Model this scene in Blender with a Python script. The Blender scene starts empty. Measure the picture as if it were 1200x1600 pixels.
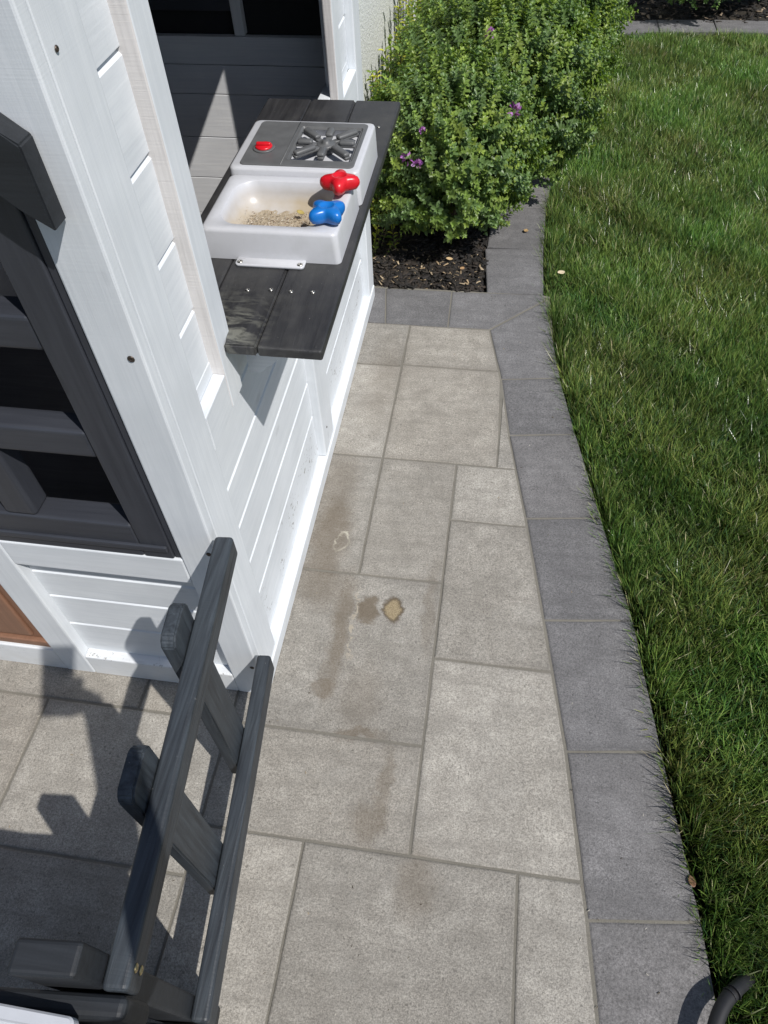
import bpy, bmesh, math, random
import numpy as np
from mathutils import Vector, Matrix
random.seed(7); rng = np.random.default_rng(11)
S = bpy.context.scene
COL = S.collection

# ------------------------------------------------------------------ camera
cd = bpy.data.cameras.new('camera'); cam = bpy.data.objects.new('camera', cd); COL.objects.link(cam)
cd.sensor_fit = 'VERTICAL'; cd.sensor_height = 36.0; cd.sensor_width = 27.0
cd.lens = 1143.87 / 1600 * 36.0
cd.clip_start = 0.005; cd.clip_end = 300
CR = Matrix(((0.98822844, -0.09392596, 0.12075783), (0.14881243, 0.77328048, -0.61635392), (-0.03548804, 0.62706874, 0.77815512)))
CP = Vector((0.4108, -0.6446, 1.5))
cam.matrix_world = Matrix.Translation(CP) @ CR.to_4x4()
S.camera = cam
# ------------------------------------------------------------------ world, sun, exposure
SUND = Vector((0.909, -0.69, 1.5)).normalized()           # towards the sun
w = bpy.data.worlds.new('World'); S.world = w; w.use_nodes = True
nt = w.node_tree; nt.nodes.clear()
sky = nt.nodes.new('ShaderNodeTexSky'); sky.sky_type = 'NISHITA'; sky.sun_disc = False
sky.sun_elevation = math.asin(SUND.z); sky.sun_rotation = math.atan2(SUND.x, SUND.y)
bg = nt.nodes.new('ShaderNodeBackground'); bg.inputs[1].default_value = 0.085
wo = nt.nodes.new('ShaderNodeOutputWorld')
nt.links.new(sky.outputs[0], bg.inputs[0]); nt.links.new(bg.outputs[0], wo.inputs[0])
sl = bpy.data.lights.new('sun', 'SUN'); sl.energy = 4.2; sl.angle = math.radians(0.55); sl.color = (1.0, 0.965, 0.92)
sun = bpy.data.objects.new('sun', sl); COL.objects.link(sun)
sun.rotation_euler = SUND.to_track_quat('Z', 'Y').to_euler(); sun.location = (3, -3, 5)
S.view_settings.view_transform = 'Standard'; S.view_settings.look = 'None'
S.view_settings.gamma = 1; S.view_settings.use_curve_mapping = False
S.view_settings.exposure = 0.12

# ------------------------------------------------------------------ node helper
class NT:
    def __init__(s, name):
        s.m = bpy.data.materials.new(name); s.m.use_nodes = True; s.t = s.m.node_tree; s.t.nodes.clear()
        s.out = s.n('ShaderNodeOutputMaterial'); s.b = s.n('ShaderNodeBsdfPrincipled')
        s.l(s.b.outputs[0], s.out.inputs[0])
    def n(s, k, **kw):
        x = s.t.nodes.new(k)
        for a, v in kw.items(): setattr(x, a, v)
        return x
    def l(s, a, b): s.t.links.new(a, b)
    def set(s, inp, v):
        if hasattr(v, 'is_output') or isinstance(v, bpy.types.NodeSocket): s.l(v, inp)
        else: inp.default_value = v
    def pos(s): return s.n('ShaderNodeNewGeometry').outputs['Position']
    def mapping(s, vec, scale=(1, 1, 1), loc=(0, 0, 0)):
        m = s.n('ShaderNodeMapping'); s.l(vec, m.inputs[0]); m.inputs['Scale'].default_value = scale; m.inputs['Location'].default_value = loc
        return m.outputs[0]
    def noise(s, vec, scale, detail=4, rough=.55, dist=0):
        x = s.n('ShaderNodeTexNoise'); s.l(vec, x.inputs['Vector']); x.inputs['Scale'].default_value = scale
        x.inputs['Detail'].default_value = detail; x.inputs['Roughness'].default_value = rough; x.inputs['Distortion'].default_value = dist
        return x.outputs['Fac']
    def voro(s, vec, scale, out='Distance'):
        x = s.n('ShaderNodeTexVoronoi'); s.l(vec, x.inputs['Vector']); x.inputs['Scale'].default_value = scale
        return x.outputs[out]
    def ramp(s, f, stops):
        r = s.n('ShaderNodeValToRGB'); s.l(f, r.inputs[0]); e = r.color_ramp.elements
        while len(e) < len(stops): e.new(.5)
        for k, (p, c) in enumerate(stops):
            e[k].position = p; e[k].color = (c, c, c, 1) if isinstance(c, (int, float)) else (*c, 1)
        return r.outputs[0]
    def mr(s, f, a, b, c=0, d=1, smooth=False):
        x = s.n('ShaderNodeMapRange'); s.set(x.inputs[0], f)
        if smooth: x.interpolation_type = 'SMOOTHSTEP'
        for i, v in zip((1, 2, 3, 4), (a, b, c, d)): x.inputs[i].default_value = v
        return x.outputs[0]
    def math(s, op, a, b=0.0):
        x = s.n('ShaderNodeMath', operation=op); s.set(x.inputs[0], a); s.set(x.inputs[1], b); return x.outputs[0]
    def mix(s, f, a, b, mode='MIX'):
        x = s.n('ShaderNodeMix', data_type='RGBA', blend_type=mode); s.set(x.inputs[0], f)
        for i, v in ((6, a), (7, b)):
            if isinstance(v, tuple): x.inputs[i].default_value = (*v, 1) if len(v) == 3 else v
            else: s.l(v, x.inputs[i])
        return x.outputs[2]
    def bump(s, h, strength=.3, dist=.002, normal=None):
        x = s.n('ShaderNodeBump'); s.l(h, x.inputs['Height']); x.inputs['Strength'].default_value = strength; x.inputs['Distance'].default_value = dist
        if normal is not None: s.l(normal, x.inputs['Normal'])
        return x.outputs[0]
    def done(s, col=None, rough=.6, normal=None, spec=None, metal=None):
        b = s.b
        if col is not None:
            if isinstance(col, tuple): b.inputs['Base Color'].default_value = (*col, 1)
            else: s.l(col, b.inputs['Base Color'])
        s.set(b.inputs['Roughness'], rough)
        if normal is not None: s.l(normal, b.inputs['Normal'])
        if spec is not None: b.inputs['Specular IOR Level'].default_value = spec
        if metal is not None: b.inputs['Metallic'].default_value = metal
        return s.m

GR = {'x': (2.5, 55, 55), 'y': (55, 2.5, 55), 'z': (55, 55, 2.5)}
DKW = None
def wood(name, ax, c0, c1, rough=.55, bs=.3, dirt=False, knots=True, specks=None):
    t = NT(name); p = t.pos()
    oi = t.n('ShaderNodeObjectInfo').outputs['Random']
    off = t.n('ShaderNodeVectorMath', operation='SCALE'); off.inputs[0].default_value = (7.1, 3.3, 5.7); t.l(oi, off.inputs['Scale'])
    ad = t.n('ShaderNodeVectorMath', operation='ADD'); t.l(p, ad.inputs[0]); t.l(off.outputs[0], ad.inputs[1]); q = ad.outputs[0]
    g = t.noise(t.mapping(q, GR[ax]), 1.6, 6, .62, .6)
    g2 = t.noise(t.mapping(q, tuple(v * 3.2 for v in GR[ax])), 1.5, 3)
    cs = t.noise(t.mapping(q, {'x': (420, 3, 3), 'y': (3, 420, 3), 'z': (3, 3, 420)}[ax]), 1.0, 2)   # saw marks across the grain
    f = t.math('ADD', t.math('MULTIPLY', g, .7), t.math('MULTIPLY', g2, .3))
    col = t.mix(t.mr(f, .35, .68), c0, c1)
    big = t.noise(q, 7, 3)
    col = t.mix(t.mr(big, .35, .75, 0, .45), col, tuple(v * .80 for v in c0))
    h = t.math('ADD', f, t.math('MULTIPLY', cs, .26))
    if knots:
        sc = {'x': (5, 11, 11), 'y': (11, 5, 11), 'z': (11, 11, 5)}[ax]
        v = t.voro(t.mapping(q, sc), 1.0)
        k = t.mr(v, .05, .11, 1, 0, True)
        col = t.mix(t.math('MULTIPLY', k, .42), col, tuple(x * .72 for x in c0))
        h = t.math('ADD', h, t.math('MULTIPLY', k, -.5))
    if dirt:
        z = t.n('ShaderNodeSeparateXYZ'); t.l(p, z.inputs[0])
        m = t.math('MULTIPLY', t.mr(z.outputs[2], .05, .08), t.mr(z.outputs[2], .13, .22, 1, 0))
        cl = t.mr(t.noise(t.mapping(p, (9, 11, 30)), 1.0, 3, .5), .50, .58)
        n = t.mr(t.noise(t.mapping(p, (60, 38, 70)), 1.6, 5, .75), .585, .61)
        col = t.mix(t.math('MULTIPLY', t.math('MULTIPLY', t.math('MULTIPLY', m, n), cl), .92), col, (.10, .085, .05))
        low = t.math('MULTIPLY', t.mr(z.outputs[2], .0, .12, 1, 0), t.mr(t.noise(p, 18, 5), .4, .8))
        col = t.mix(t.math('MULTIPLY', low, .35), col, (.42, .39, .33))
    if specks:
        n = t.mr(t.noise(p, 130, 3, .7), .70, .74)
        col = t.mix(t.math('MULTIPLY', n, .7), col, specks)
    return t.done(col, rough, t.bump(h, bs, .0012))
W = {a: wood('white_paint_' + a, a, (.63, .665, .70), (.73, .76, .79), .5, .36) for a in 'xyz'}
WD = wood('white_paint_weathered', 'y', (.64, .675, .71), (.72, .75, .78), .5, .35, dirt=True)
WDX = wood('white_paint_plate', 'x', (.66, .69, .72), (.73, .75, .77), .5, .35, dirt=True)
ROUGHW = wood('rough_sawn_white', 'z', (.56, .54, .53), (.74, .72, .71), .8, 1.0, knots=False)
G_ = {a: wood('charcoal_stain_' + a, a, (.017, .020, .025), (.062, .076, .090), .5, .8, specks=(.20, .20, .20)) for a in 'xyz'}
DK = wood('dark_trim_stain', 'x', (.010, .012, .015), (.022, .026, .032), .6, .4)
FR = {a: wood('window_grey_' + a, a, (.030, .033, .042), (.048, .052, .064), .45, .3) for a in 'xyz'}
BR_ = wood('brown_door_paint', 'z', (.20, .105, .065), (.28, .15, .095), .5, .4, knots=False)
INT = {a: wood('interior_board_' + a, a, (.62, .63, .65), (.74, .74, .74), .65, .6) for a in 'xyz'}
DARKIN = wood('interior_floor', 'x', (.10, .10, .11), (.15, .15, .16), .7, .4)

# counter: weathered black stain with pale worn patches
t = NT('counter_stain'); p = t.pos()
g = t.noise(t.mapping(p, (60, 3, 60)), 1.5, 6, .65, .5)
col = t.mix(t.mr(g, .3, .7), (.018, .018, .020), (.038, .038, .040))
sx = t.n('ShaderNodeSeparateXYZ'); t.l(p, sx.inputs[0])
m = t.math('MULTIPLY', t.mr(sx.outputs[1], .38, .28), t.mr(sx.outputs[0], .075, .02))
n = t.mr(t.noise(t.mapping(p, (14, 38, 10)), 1.3, 5, .6, 1.2), .46, .62)
col = t.mix(t.math('MULTIPLY', t.math('MULTIPLY', m, n), .7), col, (.20, .20, .17))
d = t.mr(t.noise(p, 16, 5, .6), .45, .8)
col = t.mix(t.math('MULTIPLY', d, .35), col, (.10, .098, .088))
sp = t.mr(t.noise(p, 260, 2), .72, .76); col = t.mix(t.math('MULTIPLY', sp, .5), col, (.3, .3, .28))
CNT = t.done(col, t.mr(g, .3, .7, .42, .6), t.bump(g, .5, .0015))

def concrete(name, c0, c1, c2, stains=False, agg=.6):
    t = NT(name); p = t.pos()
    oi = t.n('ShaderNodeObjectInfo').outputs['Random']
    big = t.noise(p, 5, 5, .6); mid = t.noise(p, 26, 6, .62); fine = t.noise(p, 420, 3, .7)
    vo = t.voro(p, 260, 'Color'); bw = t.n('ShaderNodeRGBToBW'); t.l(vo, bw.inputs[0]); vb = bw.outputs[0]
    col = t.mix(t.mr(mid, .35, .7), c0, c1)
    col = t.mix(t.mr(big, .40, .70, 0, .7), col, c2)
    g1 = t.noise(p, 330, 2, .8); g2_ = t.noise(t.mapping(p, (1, 1, 1), (3.1, 1.7, 0)), 170, 3, .75)
    k1 = t.mr(t.math('ADD', t.math('MULTIPLY', g1, .6), t.math('MULTIPLY', g2_, .4)), .38, .62, .60, 1.36)
    cmb = t.n('ShaderNodeCombineXYZ'); [t.l(k1, cmb.inputs[i]) for i in range(3)]
    col = t.mix(1.0, col, cmb.outputs[0], 'MULTIPLY')
    peb = t.mr(vb, .90, .97, 0, .30); col = t.mix(peb, col, tuple(min(1, v * 1.5) for v in c1))
    drk = t.mr(vb, .12, .05, 0, .55); col = t.mix(drk, col, tuple(v * .35 for v in c0))
    pt = t.noise(t.mapping(p, (1, 1, 1), (9, 4, 0)), 11, 6, .65); col = t.mix(t.mr(pt, .42, .70, .0, .36), col, tuple(v * .60 for v in c0))
    at = t.n('ShaderNodeAttribute', attribute_name='rim').outputs['Fac']
    col = t.mix(t.math('MULTIPLY', t.math('POWER', at, 1.6), t.mr(mid, .35, .6, .0, .38)), col, tuple(v * .58 for v in c2))
    # broad wet/mossy blotches in bands across
    bnd = t.noise(t.mapping(p, (2.2, 22, 1)), 1.6, 5, .6)
    col = t.mix(t.mr(bnd, .48, .72, 0, .42), col, tuple(v * .66 for v in c0))
    hv = t.mr(oi, 0, 1, .86, 1.14)
    wn = t.n('ShaderNodeTexWhiteNoise', noise_dimensions='1D'); t.l(oi, wn.inputs['W'])
    col = t.mix(t.math('MULTIPLY', wn.outputs['Value'], .55), col, t.mix(1.0, col, (1.03, .985, .93), 'MULTIPLY'))
    eff = t.noise(t.mapping(p, (3, 3, 1), (5, 8, 0)), 2.2, 6, .7); col = t.mix(t.mr(eff, .55, .78, 0, .20), col, (.46, .45, .42) if stains else (.30, .30, .30))
    hs = t.n('ShaderNodeHueSaturation'); t.l(col, hs.inputs['Color']); t.l(hv, hs.inputs['Value']); col = hs.outputs[0]
    if stains:
        wob = t.n('ShaderNodeTexNoise'); t.l(p, wob.inputs['Vector']); wob.inputs['Scale'].default_value = 22; wob.inputs['Detail'].default_value = 7; wob.inputs['Roughness'].default_value = .68
        sc = t.n('ShaderNodeVectorMath', operation='MULTIPLY_ADD'); t.l(wob.outputs['Color'], sc.inputs[0]); sc.inputs[1].default_value = (.07, .07, 0)
        ad = t.n('ShaderNodeVectorMath', operation='ADD'); t.l(p, ad.inputs[0]); ad.inputs[1].default_value = (-.035, -.035, 0); t.l(ad.outputs[0], sc.inputs[2]); q = sc.outputs[0]
        def blob(cx, cy, rx, ry, soft=.35, rot=0, src=None):
            mp = t.n('ShaderNodeMapping'); mp.vector_type = 'TEXTURE'; t.l(src or q, mp.inputs[0])
            mp.inputs['Location'].default_value = (cx, cy, 0); mp.inputs['Rotation'].default_value = (0, 0, rot); mp.inputs['Scale'].default_value = (rx, ry, 1)
            s2 = t.n('ShaderNodeVectorMath', operation='MULTIPLY'); t.l(mp.outputs[0], s2.inputs[0]); s2.inputs[1].default_value = (1, 1, 0)
            ln = t.n('ShaderNodeVectorMath', operation='LENGTH'); t.l(s2.outputs[0], ln.inputs[0]); return t.mr(ln.outputs['Value'], 1 - soft, 1 + soft, 1, 0, True), ln.outputs['Value']
        brown = (.125, .095, .062)
        for cx, cy, rx, ry, k, so in ((.130, .175, .022, .15, .55, .6), (.185, .245, .026, .034, .75, .3), (.055, .45, .05, .11, .55, .5), (.06, .30, .06, .06, .40, .6),
                                      (.215, -.062, .05, .014, .5, .5), (.205, .02, .045, .08, .28, .6), (.262, -.235, .032, .036, .42, .6), (.285, -.15, .014, .07, .38, .5),
                                      (.37, -.33, .035, .06, .35, .6), (.115, .035, .03, .018, .5, .4), (.33, .27, .014, .12, .3, .6), (.04, .62, .05, .12, .35, .7), (.10, 1.05, .05, .20, .28, .8)):
            b, _ = blob(cx, cy, rx, ry, so); col = t.mix(t.math('MULTIPLY', b, k), col, brown)
        # ochre dried patch with a dark rim
        wob2 = t.n('ShaderNodeVectorMath', operation='MULTIPLY_ADD'); t.l(wob.outputs['Color'], wob2.inputs[0]); wob2.inputs[1].default_value = (.042, .042, 0); wob.inputs['Detail'].default_value = 6; t.l(ad.outputs[0], wob2.inputs[2]); q2 = wob2.outputs[0]
        b, L = blob(.231, .237, .0205, .031, .10, .15, q2); rim = t.math('MULTIPLY', t.mr(L, .72, .98), t.mr(L, 1.02, 1.35, 1, 0))
        col = t.mix(t.math('MULTIPLY', b, .8), col, t.mix(t.mr(fine, .4, .6), (.20, .145, .07), (.36, .285, .16)))
        col = t.mix(t.math('MULTIPLY', rim, .85), col, (.095, .072, .048))
        # whitish ring
        b, L = blob(.070, .421, .018, .031, .2, -.2, q2); rim = t.math('MULTIPLY', t.mr(L, .70, .95), t.mr(L, 1.0, 1.12, 1, 0))
        col = t.mix(t.math('MULTIPLY', rim, t.mr(mid, .42, .60, .1, .9)), col, (.52, .49, .40))
        # pale ridge of dried grit inside the long stain
        b, L = blob(.158, .20, .0035, .10, .4, 0.03, q); col = t.mix(t.math('MULTIPLY', b, t.mr(t.noise(p, 60, 3), .42, .56, 0, .65)), col, (.42, .37, .29))
    h = t.math('ADD', t.math('MULTIPLY', fine, .8), t.math('ADD', t.math('MULTIPLY', vb, .45), t.math('MULTIPLY', mid, .8)))
    return t.done(col, .88, t.bump(h, .75, .0028), spec=.3)
PAV = concrete('concrete_paver', (.300, .283, .252), (.420, .400, .360), (.262, .245, .216), stains=True)
BOR = concrete('charcoal_paver', (.150, .148, .151), (.210, .207, .211), (.134, .132, .134))
t = NT('joint_sand'); p = t.pos(); n = t.noise(p, 500, 3, .7); n2 = t.noise(p, 14, 4)
SAND = t.done(t.mix(n2, t.mix(n, (.09, .084, .070), (.20, .188, .162)), t.mix(n, (.15, .14, .11), (.30, .28, .24))), .95, t.bump(n, .8, .003))
t = NT('soil'); p = t.pos(); n = t.noise(p, 60, 5, .7)
SOIL = t.done(t.mix(n, (.012, .010, .007), (.045, .036, .024)), .95, t.bump(n, 1, .01))
t = NT('far_ground'); p = t.pos(); n = t.noise(p, 3, 6)
FARG = t.done(t.mix(n, (.05, .07, .03), (.10, .10, .06)), .95)
t = NT('stucco'); p = t.pos(); n = t.noise(p, 95, 4, .65); n2 = t.noise(p, 240, 2); pit = t.mr(n, .56, .66)
STU = t.done(t.mix(t.math('MULTIPLY', pit, .8), (.74, .76, .73), (.26, .28, .27)), .9, t.bump(t.math('ADD', n, t.math('MULTIPLY', n2, .3)), 1.0, .006))
def plain(name, c, r=.5, metal=0, nz=.06, scale=40, bs=.1, spec=.5):
    t = NT(name); p = t.pos(); n = t.noise(p, scale, 4)
    return t.done(t.mix(n, tuple(v * (1 - nz * 2) for v in c), tuple(min(1, v * (1 + nz)) for v in c)), t.mr(n, .3, .7, r - .06, r + .08), t.bump(n, bs, .001), metal=metal, spec=spec)
t = NT('toy_white_plastic'); p = t.pos(); n = t.noise(p, 30, 5, .65); n2 = t.noise(p, 9, 4)
sx = t.n('ShaderNodeSeparateXYZ'); t.l(p, sx.inputs[0])
low = t.mr(sx.outputs[2], .835, .806, 0, 1)
inb = t.math('MULTIPLY', t.math('MULTIPLY', t.mr(sx.outputs[1], .462, .475), t.mr(sx.outputs[1], .64, .625)), low)
inb = t.math('MULTIPLY', inb, t.math('MULTIPLY', t.mr(sx.outputs[0], -.088, -.075), t.mr(sx.outputs[0], .12, .105)))
col = t.mix(t.mr(n, .45, .75, 0, .5), (.52, .53, .56), (.43, .44, .45))
col = t.mix(t.math('MULTIPLY', inb, t.mr(n2, .30, .55, .35, 1.0)), col, (.40, .34, .25))
TW = t.done(col, .32, t.bump(n, .08, .001))
TG = plain('toy_grey_plastic', (.115, .118, .120), .45, nz=.15)
TR = plain('toy_red_plastic', (.60, .012, .022), .30, bs=.25)
TB = plain('toy_blue_plastic', (.008, .15, .50), .30, bs=.25)
METAL = plain('screw_metal', (.55, .53, .48), .3, metal=1)
BRASS = plain('screw_brass', (.55, .45, .25), .35, metal=1)
DSCREW = plain('screw_dark', (.10, .08, .065), .4, metal=.7)
TUBE = plain('black_rubber', (.014, .014, .016), .6)
WHP = plain('white_tray_plastic', (.50, .52, .56), .4)
GRP = plain('grey_tray_panel', (.22, .22, .21), .7, nz=.2)
SKIN = plain('skin', (.45, .27, .19), .5); CLOTH = plain('dark_shirt_cloth', (.05, .06, .09), .9); DENIM = plain('denim', (.05, .07, .13), .9); HAIR = plain('brown_hair', (.04, .025, .015), .6)
BLK = plain('black_glass', (.01, .01, .012), .15)

def leafmat(name, attr='tint', transl=.25, rough=.42, mul=(1, 1, 1)):
    t = NT(name); a = t.n('ShaderNodeAttribute', attribute_name=attr)
    c = t.mix(1.0, a.outputs['Color'], mul, 'MULTIPLY')
    t.done(c, rough)
    tr = t.n('ShaderNodeBsdfTranslucent'); c2 = t.mix(1.0, c, (1.2, 1.35, .5), 'MULTIPLY'); t.l(c2, tr.inputs[0])
    mx = t.n('ShaderNodeMixShader'); mx.inputs[0].default_value = transl
    t.l(t.b.outputs[0], mx.inputs[1]); t.l(tr.outputs[0], mx.inputs[2]); t.l(mx.outputs[0], t.out.inputs[0])
    return t.m
LEAF = leafmat('shrub_leaf', transl=.30, rough=.42, mul=(1.2, 1.18, 1.05)); GRASS = leafmat('grass_blade', transl=.14, rough=.28)
MUL = leafmat('mulch_chip', transl=0.0, rough=.8); PETAL = leafmat('petal', transl=.3, rough=.5)
t = NT('bark'); p = t.pos(); n = t.noise(t.mapping(p, (80, 80, 20)), 1.5, 5)
BARK = t.done(t.mix(n, (.05, .035, .02), (.13, .10, .06)), .85, t.bump(n, .6, .003))

# ------------------------------------------------------------------ mesh helpers
def link(name, me, mat, parent=None, smooth=False):
    o = bpy.data.objects.new(name, me); COL.objects.link(o)
    if mat is not None and not me.materials: me.materials.append(mat)
    if smooth:
        for f in me.polygons: f.use_smooth = True
    if parent is not None: o.parent = parent
    return o
def tag(o, label=None, cat=None, group=None, kind=None):
    for k, v in (('label', label), ('category', cat), ('group', group), ('kind', kind)):
        if v: o[k] = v
    return o
def empty(name, loc=(0, 0, 0)):
    o = bpy.data.objects.new(name, None); COL.objects.link(o); o.location = loc; o.empty_display_size = .05; return o
def bm_obj(name, bm, mat, parent=None, smooth=False):
    bmesh.ops.recalc_face_normals(bm, faces=bm.faces[:])
    me = bpy.data.meshes.new(name); bm.to_mesh(me); bm.free()
    return link(name, me, mat, parent, smooth)
def bbox(bm, x0, x1, y0, y1, z0, z1, bev=.0, seg=2, M=None):
    r = bmesh.ops.create_cube(bm, size=1)
    vs = r['verts']
    for v in vs: v.co = Vector((x0 + (v.co.x + .5) * (x1 - x0), y0 + (v.co.y + .5) * (y1 - y0), z0 + (v.co.z + .5) * (z1 - z0)))
    if bev > 0:
        es = list({e for v in vs for e in v.link_edges})
        rr = bmesh.ops.bevel(bm, geom=es, offset=bev, segments=seg, profile=.5, affect='EDGES')
        vs = list({v for f in rr['faces'] for v in f.verts} | {v for v in vs if v.is_valid})
    if M is not None:
        for v in vs: v.co = M @ v.co
    return vs
def box(name, x0, x1, y0, y1, z0, z1, mat, parent=None, bev=.0015, seg=2):
    bm = bmesh.new(); bbox(bm, x0, x1, y0, y1, z0, z1, bev, seg); return bm_obj(name, bm, mat, parent)
def extrude_poly(bm, pts, axis, a, b):
    """pts 2-D, extruded along axis from a to b"""
    def mk(p, t):
        if axis == 'x': return (t, p[0], p[1])
        if axis == 'y': return (p[0], t, p[1])
        return (p[0], p[1], t)
    v0 = [bm.verts.new(mk(p, a)) for p in pts]; v1 = [bm.verts.new(mk(p, b)) for p in pts]
    n = len(pts); bm.faces.new(v0); bm.faces.new(v1[::-1])
    for i in range(n): bm.faces.new((v0[i], v1[i], v1[(i + 1) % n], v0[(i + 1) % n]))
    return v0 + v1
def loft(bm, loops, cap0=True, cap1=True):
    R = [[bm.verts.new(p) for p in L] for L in loops]
    n = len(R[0])
    for A, B in zip(R, R[1:]):
        for i in range(n): bm.faces.new((A[i], A[(i + 1) % n], B[(i + 1) % n], B[i]))
    if cap0: bm.faces.new(R[0][::-1])
    if cap1: bm.faces.new(R[-1])
    return R
def rrect(x0, x1, y0, y1, r, z, k=6):
    out = []
    for cx, cy, a0 in ((x1 - r, y1 - r, 0), (x0 + r, y1 - r, 90), (x0 + r, y0 + r, 180), (x1 - r, y0 + r, 270)):
        for i in range(k + 1):
            a = math.radians(a0 + 90 * i / k); out.append((cx + r * math.cos(a), cy + r * math.sin(a), z))
    return out
def screw(parent, loc, nrm, r=.0035, mat=METAL):
    bm = bmesh.new(); L = []
    for rr, h in ((r, 0), (r, .0006), (r * .75, .0014), (r * .35, .0016), (r * .3, .0006)):
        L.append([(rr * math.cos(2 * math.pi * i / 12), rr * math.sin(2 * math.pi * i / 12), h) for i in range(12)])
    loft(bm, L); M = Matrix.Translation(loc) @ Vector(nrm).to_track_quat('Z', 'Y').to_matrix().to_4x4()
    for v in bm.verts: v.co = M @ v.co
    return bm_obj('screw', bm, mat, parent, True)
def np_mesh(name, verts, faces, cols=None, nper=None):
    """verts (N,3); faces (M,k) ; cols per vertex (N,3)"""
    me = bpy.data.meshes.new(name); V = len(verts); F = len(faces); k = faces.shape[1]
    me.vertices.add(V); me.vertices.foreach_set('co', verts.astype(np.float32).ravel())
    me.loops.add(F * k); me.loops.foreach_set('vertex_index', faces.astype(np.int32).ravel())
    me.polygons.add(F); me.polygons.foreach_set('loop_start', (np.arange(F) * k).astype(np.int32)); me.polygons.foreach_set('loop_total', np.full(F, k, np.int32))
    me.update(calc_edges=True)
    if cols is not None:
        a = me.color_attributes.new('tint', 'FLOAT_COLOR', 'POINT')
        a.data.foreach_set('color', np.c_[cols, np.ones(V)].astype(np.float32).ravel())
    return me

# ================================================================== GROUND
def BL(y):   # inner (left) edge of the charcoal border
    return float(np.interp(y, [-1.2, -.8, -.5, -.348, -.04, .266, .567, .865, 1.104, 1.342], [.742, .722, .697, .683, .647, .597, .547, .49, .456, .407]))
RY = [-1.2, -.8, -.406, -.321, -.014, .296, .595, .891, 1.129, 1.554, 1.84, 2.2, 2.9, 3.5, 3.85]
RX = [.945, .925, .893, .885, .841, .802, .739, .678, .635, .579, .575, .583, .66, .76, .84]
def BR(y): return float(np.interp(y, RY, RX))
def sheet(name, pts, z, mat, kind='structure'):
    bm = bmesh.new(); bm.faces.new([bm.verts.new((x, y, z)) for x, y in pts]); o = bm_obj(name, bm, mat); o['kind'] = kind; return o
sheet('ground', [(-60, -60), (60, -60), (60, 60), (-60, 60)], -.12, FARG)
patio = sheet('patio', [(-2.2, -2.4), (1.0, -2.4), (.95, -1.2), (.88, -.3), (.62, 1.12), (.60, 1.55), (-.16, 1.55), (-2.2, 1.55)], -.0028, SAND)
def slab(name, pts, mat, parent, dz=None, ring=True, r=.0036, gap=.0022, depth=.04):
    """one paver: convex polygon, slightly rounded top edge"""
    raw = [Vector(p) for p in pts]; P = []
    for i, a_ in enumerate(raw):
        b_ = raw[(i + 1) % len(raw)]; L__ = (b_ - a_).length; m_ = max(1, int(L__ / .045)) if ring else 1
        e_ = (b_ - a_).normalized(); nn = Vector((-e_.y, e_.x))
        for j in range(m_): P.append(a_.lerp(b_, j / m_) + (nn * random.uniform(-.0007, .0007) if j else Vector((0, 0))))
    n = len(P)
    area = sum(P[i].x * P[(i + 1) % n].y - P[(i + 1) % n].x * P[i].y for i in range(n))
    if area < 0: P = P[::-1]
    def inset(d):
        out = []
        for i in range(n):
            a, b, c = P[i - 1], P[i], P[(i + 1) % n]
            e1 = (b - a).normalized(); e2 = (c - b).normalized(); n1 = Vector((-e1.y, e1.x)); n2 = Vector((-e2.y, e2.x))
            m = (n1 + n2); m = m / max(.35, m.dot(n1)); out.append(b + m * d)
        return out
    z = random.uniform(-.0008, .0008) if dz is None else dz
    tx, ty = random.uniform(-.002, .002), random.uniform(-.002, .002); c = sum(P, Vector((0, 0))) / n
    L = []
    for d, h in ((gap, -depth), (gap, -r), (gap + r * .3, -r * .3), (gap + r, 0), (gap + r + .016, 0))[:5 if ring else 4]:
        L.append([(p.x, p.y, z + h + (p.x - c.x) * tx + (p.y - c.y) * ty) for p in inset(d)])
    bm = bmesh.new(); loft(bm, L); o = bm_obj(name, bm, mat, parent)
    at = o.data.attributes.new('rim', 'FLOAT', 'POINT'); at.data.foreach_set('value', [1.0 if ring else .2] * (4 * n) + [0.0] * (n if ring else 0)); return o
def clip(x0, x1, y0, y1):
    """rectangle cut by the curved border on its right"""
    ys = [y0] + [y for y in (-.8, -.5, -.348, -.04, .266, .567, .865, 1.104) if y0 + .01 < y < y1 - .01] + [y1]
    right = [(min(x1, BL(y) - .001), y) for y in ys]
    if all(abs(p[0] - x1) < 1e-6 for p in right): right = [right[0], right[-1]]
    return [(x0, y0)] + right + [(x0, y1)]
A0, A1, A2, A3 = -.067, .145, .352, .556
lay = [(A0, A1, -.70, -.284), (A1, A3, -.70, -.284), (A3, 9, -.70, -.284),
       (A0, A2, -.284, -.068), (A2, 9, -.284, .138), (A0, A2, -.068, .342), (A2, 9, .138, .539), (A2, 9, .539, .737),
       (A0, A1, .342, .737), (A1, A2, .342, .737), (A0, A1, .737, 1.131), (A1, .463, .737, 1.139), (A0, A1, 1.131, 1.341), (A1, 9, 1.139, 1.341),
       (-.484, A0, -.378, -.070), (-.484, A0, -.79, -.378), (-.69, -.484, -.378, -.07), (-.69, -.484, -.79, -.378), (-.275, A0, -.07, .13), (-.69, -.275, -.07, .34), (-1.10, -.69, -.48, -.07), (-.90, -.69, -.07, .13), (-1.10, -.90, -.07, .34), (-1.1, -.69, -.9, -.48),
       (A0, .35, -1.10, -.70), (.35, 9, -1.0, -.70), (-.484, A0, -1.2, -.79), (-.275, A0, .13, .34), (-.9, -.69, .13, .34), (-.9, -.484, -1.2, -.9), (-.69, -.484, -.9, -.79)]
for a in lay: slab('paver', clip(*a), PAV, patio)
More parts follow.
